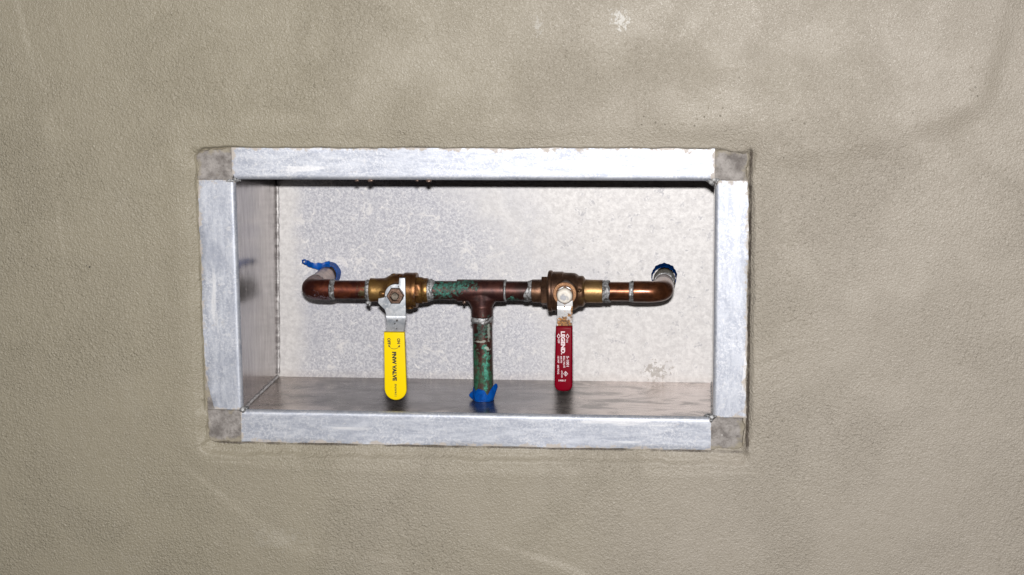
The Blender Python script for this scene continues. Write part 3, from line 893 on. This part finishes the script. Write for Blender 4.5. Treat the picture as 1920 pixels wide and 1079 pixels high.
def gx(u): return -.1052 + (u - 719) * .000608
def gz(v): return -.0434 - (v - 623) * .0006205 - ZA
def rx(u): return .0899 + (u - 1042) * .000597
def rz(v): return -.0350 - (v - 613) * .000612 - ZA
GF = .0215 - YA       # front face of the grips
top = gz(623.0)
cx = (gx(718) + gx(760)) / 2 ; rr = (gx(759.3) - gx(718)) / 2
zb = gz(749.3) + rr
yo = [(gx(758.0), top), (gx(719.3), top), (gx(718.0), zb)] + arc(cx, zb, rr, 180, 360, 24)[1:] 
MB().plate(yo, GF, GF + .0075, .0012, 4).build('handle_grip', M['yellow'], v1)
def text(s_, size, u0, v0, fx, fz, fy, mat, parent, name='lettering', wpx=None, bold=0.0, horiz=False, shear=0.0):
    """print on the front of a grip; the text runs downwards with letter tops to the right, from (u0, v0), baseline at u0"""
    cu = bpy.data.curves.new('t', 'FONT'); cu.body = s_; cu.size = 1; cu.offset = bold; cu.shear = shear; cu.resolution_u = 3
    cu.extrude = 0.0
    o = bpy.data.objects.new('t', cu); COL.objects.link(o)
    dg = bpy.context.evaluated_depsgraph_get()
    me = bpy.data.meshes.new_from_object(o.evaluated_get(dg))
    bpy.data.objects.remove(o); bpy.data.curves.remove(cu)
    P = np.array([v.co[:] for v in me.vertices])
    P[:, 0] -= P[:, 0].min(); P[:, 1] -= P[:, 1].min() if min(P[:, 1]) > -.02 else 0
    P[:, 0] *= wpx / P[:, 0].max(); P[:, 1] *= size / .729
    for v, p in zip(me.vertices, P):
        if horiz: u, w = u0 + p[0], v0 - p[1]
        else: u, w = u0 + p[1], v0 + p[0]
        v.co = (fx(u), fy, fz(w))
    me.materials.append(M[mat]); me.name = name
    t = bpy.data.objects.new(name, me); COL.objects.link(t); t.parent = parent
    return t
def ink(polys, fx, fz, fy, mat, parent, name):
    v = []; f = []
    for pl in polys:
        k = len(v); v += [(fx(a), fy, fz(b)) for a, b in pl]; f.append(tuple(range(k, k + len(pl))))
    return obj(name, v, f, M[mat], parent, False)
FY = GF - .00012
text('ON', 5.6, 744.4, 633.8, gx, gz, FY, 'black_ink', v1, wpx=10.4, bold=.045)
text('OFF', 5.6, 726.2, 633.4, gx, gz, FY, 'black_ink', v1, wpx=12.4, bold=.045)
text('FNW VALVE', 7.3, 734.6, 658.8, gx, gz, FY, 'black_ink', v1, wpx=54.3, bold=.06)
text('FNW411', 4.2, 737.2, 719, gx, gz, FY, 'black_ink', v1, wpx=23, bold=.02)
pl = []
A = [(738.3 + 10.2 * math.cos(math.radians(a)), 645.2 + 8.4 * math.sin(math.radians(a))) for a in range(24, 157, 6)]
for p, q_ in zip(A[:-1], A[1:]):
    pl.append([(p[0], p[1] - .45), (q_[0], q_[1] - .45), (q_[0], q_[1] + .45), (p[0], p[1] + .45)])
pl.append([(749.4, 646.0), (749.0, 650.8), (745.2, 648.6)]); pl.append([(727.4, 645.6), (731.6, 648.4), (728.0, 650.6)])
ink(pl, gx, gz, FY, 'black_ink', v1, 'printed_arrow')

# ---- valve with the red grip
vb = MB()
vb.lathe([(.0592, .0120), (.0596, .0132), (.0650, .0134), (.0700, .0134), (.0715, .0128)], segs=64, rn=lumpy(.0002, 5))
vb.lathe([(.0704, .0165), (.0710, .0174), (.0768, .0174), (.0776, .0168)], segs=6, phase=math.radians(41))
vb.lathe([(.0774, .0150), (.0775, .0196), (.0780, .0224), (.0790, .0234), (.0806, .0237), (.0822, .0234), (.0828, .0226), (.0832, .0222), (.0850, .0223), (.0946, .0223), (.0952, .0214), (.0985, .0212), (.1050, .0212), (.1080, .0208), (.1105, .0196), (.1122, .0181), (.1130, .0177), (.1165, .0176), (.1178, .0172), (.1190, .0156), (.1200, .0140)], segs=72, rn=lumpy(.00016, 6))
vb.lathe([(.1185, .0136), (.1195, .0138), (.1250, .0133), (.1385, .0131), (.1398, .0129), (.1402, .0118)], segs=64, rn=lumpy(.00015, 7))
vb.lathe([(-.0262, .0125), (-.0256, .0131), (-.020, .0134), (-.014, .0144), (-.004, .0150)], 'y', (.0988, 0, .0014), 48)
vb.blobs([((.1145, -.0172, .0040), (.0028, .0026, .0022))])
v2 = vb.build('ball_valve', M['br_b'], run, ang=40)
v2['label'] = 'brown tarnished ball valve with the red vinyl lever grip'
RXc, RZc = .0992, .0008
MB().lathe([(-.0259, .0094), (-.0270, .0094), (-.0274, .0098), (-.0274, .0128), (-.0270, .0133), (-.0255, .0134)], 'y', (.0986, 0, .0016), 56, cap=False).build('gland_ring', M['br_l'], v2)
lo = [(.1077, -.0035), (.1060, -.0020)] + arc(.0990, .0010, .0092, 20, 160, 12) + [(.0915, -.0030), (.0902, -.0045), (.0902, -.0125), (.1077, -.0125)]
hd = MB().plate(lo, -.0290, -.0270, .0004)
neck(hd, .0902, .1077, .0912, .1072, -.0125, -.0330, -.0290, -.0410, .0024)
hd.build('lever', M['plated'], v2)
m = MB().lathe([(-.0290, .0094), (-.0300, .0100), (-.0345, .0100), (-.0352, .0097)], 'y', (RXc, 0, RZc), 6, math.radians(30))
m.lathe([(-.0350, .0088), (-.0372, .0087), (-.0392, .0080), (-.0402, .0068), (-.0406, .0050), (-.0400, .0020), (-.0399, .0002)], 'y', (RXc, 0, RZc + .0004), 36, rn=lumpy(.0002, 9))
m.build('nut', M['chalk'], v2, ang=50)
top = rz(613.0); bl, br_, bt = rx(1038.2), rx(1072.3), rz(734.4); cr = .0072
ro = [(rx(1072.9), top), (rx(1041.6), top), (rx(1039.0), rz(690)), (bl, bt + cr)] + arc(bl + cr, bt + cr, cr, 180, 255, 8)[1:] + [((bl + br_) / 2, bt - .0003)] + arc(br_ - cr, bt + cr, cr, 285, 360, 8)
MB().plate(ro, GF, GF + .0085, .0026, 5).build('handle_grip', M['red'], v2)
A2 = dict(fx=rx, fz=rz, fy=FY, mat='white_ink', parent=v2)
text('LEGEND.', 7.2, 1051.8, 622, wpx=43, bold=.05, **A2)
text('ON', 3.6, 1061.2, 636.6, wpx=6, bold=.02, **A2)
text('OFF', 3.6, 1045.6, 636.6, wpx=7.6, bold=.02, **A2)
text('S-1001', 4.8, 1061.6, 668, wpx=19.6, bold=.02, **A2)
text('BALL VALVE', 3.6, 1055.6, 668, wpx=21.6, bold=.02, **A2)
text('600 PSI', 3.0, 1050.4, 668, wpx=12.8, bold=.02, **A2)
text('150 WSP', 3.3, 1044.8, 668, wpx=13.2, bold=.02, **A2)
text('600 WOG', 3.3, 1044.4, 684.8, wpx=17.0, bold=.02, **A2)
text('APPROVED', 2.4, 1051.6, 695, wpx=13.6, bold=.02, **A2)
text('FM', 3.2, 1058.0, 698.4, wpx=5.0, bold=.03, **A2)
text('190017', 3.2, 1046.4, 715.4, wpx=14, bold=.02, horiz=True, **A2)
def diamond(cx, cz, a, b, w):
    o = [(cx, cz - b), (cx + a, cz), (cx, cz + b), (cx - a, cz)]; i = [(cx, cz - b + w * 1.5), (cx + a - w, cz), (cx, cz + b - w * 1.5), (cx - a + w, cz)]
    return [[o[k], o[(k + 1) % 4], i[(k + 1) % 4], i[k]] for k in range(4)]
ink(diamond(1047.2, 631, 3.3, 5.0, 1.2), rx, rz, FY, 'white_ink', v2, 'printed_diamond')
ink(diamond(1063.8, 631, 3.3, 5.0, 1.2), rx, rz, FY, 'white_ink', v2, 'printed_diamond')
ink(diamond(1059.8, 701, 4.4, 5.0, .9), rx, rz, FY, 'white_ink', v2, 'printed_diamond')

# ------------------------------------------------------------------ blue plastic sleeves, torn
def sleeve(name, label, c, axis, r0, h0, topfn, radfn, mat, th=.0005, n=96, rows=7):
    v = []; f = []
    for sgn in (0, 1):
        for i in range(rows + 1):
            for j in range(n):
                a = 2 * math.pi * j / n
                t = i / rows; h = h0 + (topfn(a) - h0) * t
                r = radfn(a, t) - sgn * th
                p, q_ = r * math.cos(a), r * math.sin(a)
                v.append((p, q_, h) if axis == 'z' else (p, -h, q_))
    m = (rows + 1) * n
    for i in range(rows):
        for j in range(n):
            k = (j + 1) % n
            f.append((i * n + j, i * n + k, (i + 1) * n + k, (i + 1) * n + j))
            f.append((m + i * n + j, m + (i + 1) * n + j, m + (i + 1) * n + k, m + i * n + k))
    for j in range(n):
        k = (j + 1) % n
        f.append((j, m + j, m + k, k)); f.append((rows * n + j, rows * n + k, m + rows * n + k, m + rows * n + j))
    o = obj(name, v, f, M[mat], None, True, 30)
    o.location = c
    return tag(o, label, 'plastic sleeve')
g = lambda a, c, w: math.exp(-(((a - c + math.pi) % (2 * math.pi) - math.pi) / w) ** 2)
FR = 1.5 * math.pi            # towards the camera
sleeve('torn_sleeve', 'bright blue torn plastic sleeve round the foot of the down pipe', (.0018 + .0002, YA, -.1312), 'z', .012, .0002,
       lambda a: .0150 + .0060 * g(a, FR + 1.15, .20) - .0070 * g(a, FR + .50, .24) - .0020 * g(a, FR - .75, .2) + .0005 * math.sin(9 * a),
       lambda a, t: .0121 + .0003 * math.sin(5 * a + 2 * t) + .0058 * t * g(a, FR + 1.25, .36) + .0050 * math.sin(math.pi * min(1, t * 1.3)) * g(a, FR - 1.45, .22), 'tape')
sleeve('torn_sleeve', 'dark blue ragged plastic collar where the right pipe enters the back', (.2072, D, -.0030 + .0014), 'y', .013, .0,
       lambda a: .0225 + .0007 * math.sin(8 * a) + .0005 * math.sin(19 * a + 1),
       lambda a, t: .0150 - .0006 * t + .0003 * math.sin(9 * a) * (1 - t) + .0003 * math.sin(17 * a), 'tape_dk')
s3 = sleeve('torn_sleeve', 'blue plastic sleeve with a torn tail beside the left elbow', (-.1975, D, -.0030 + .0008), 'y', .013, .0,
       lambda a: .0120 + .0006 * math.sin(6 * a) + .001 * g(a, math.pi * .6, .5),
       lambda a, t: .0145 - .0028 * t + .0002 * math.sin(8 * a), 'tape')
# its torn tail, hanging off to the left
v = []; f = []; n = 26
for i in range(n + 1):
    t = i / n
    x = .003 - .030 * t
    zc = .0120 - .0022 * math.sin(math.pi * t) + .0035 * t * t
    w = .0043 * (1 - .25 * t) + .0004 * math.sin(t * 17) + .0003 * math.sin(t * 31)
    y = -.010 - .004 * t + .0015 * math.sin(t * 8)
    v += [(x, y, zc + w), (x, y - .0006, zc), (x, y, zc - w), (x, y + .0005, zc)]
for i in range(n):
    for j in range(4):
        k = (j + 1) % 4; f.append((i * 4 + j, i * 4 + k, i * 4 + 4 + k, i * 4 + 4 + j))
f += [(0, 1, 2, 3), tuple(n * 4 + j for j in range(4))]
obj('torn_tail', v, f, M['tape'], s3)
MB().tube([(-.024, -.0138, .0165), (-.0262, -.0145, .0188), (-.029, -.0145, .0180), (-.0292, -.014, .0150), (-.0262, -.0138, .0132), (-.0235, -.0138, .0140)], [.0008, .0010, .0013, .0011, .0012, .0008], 8, .2).build('torn_tail', M['tape'], s3)
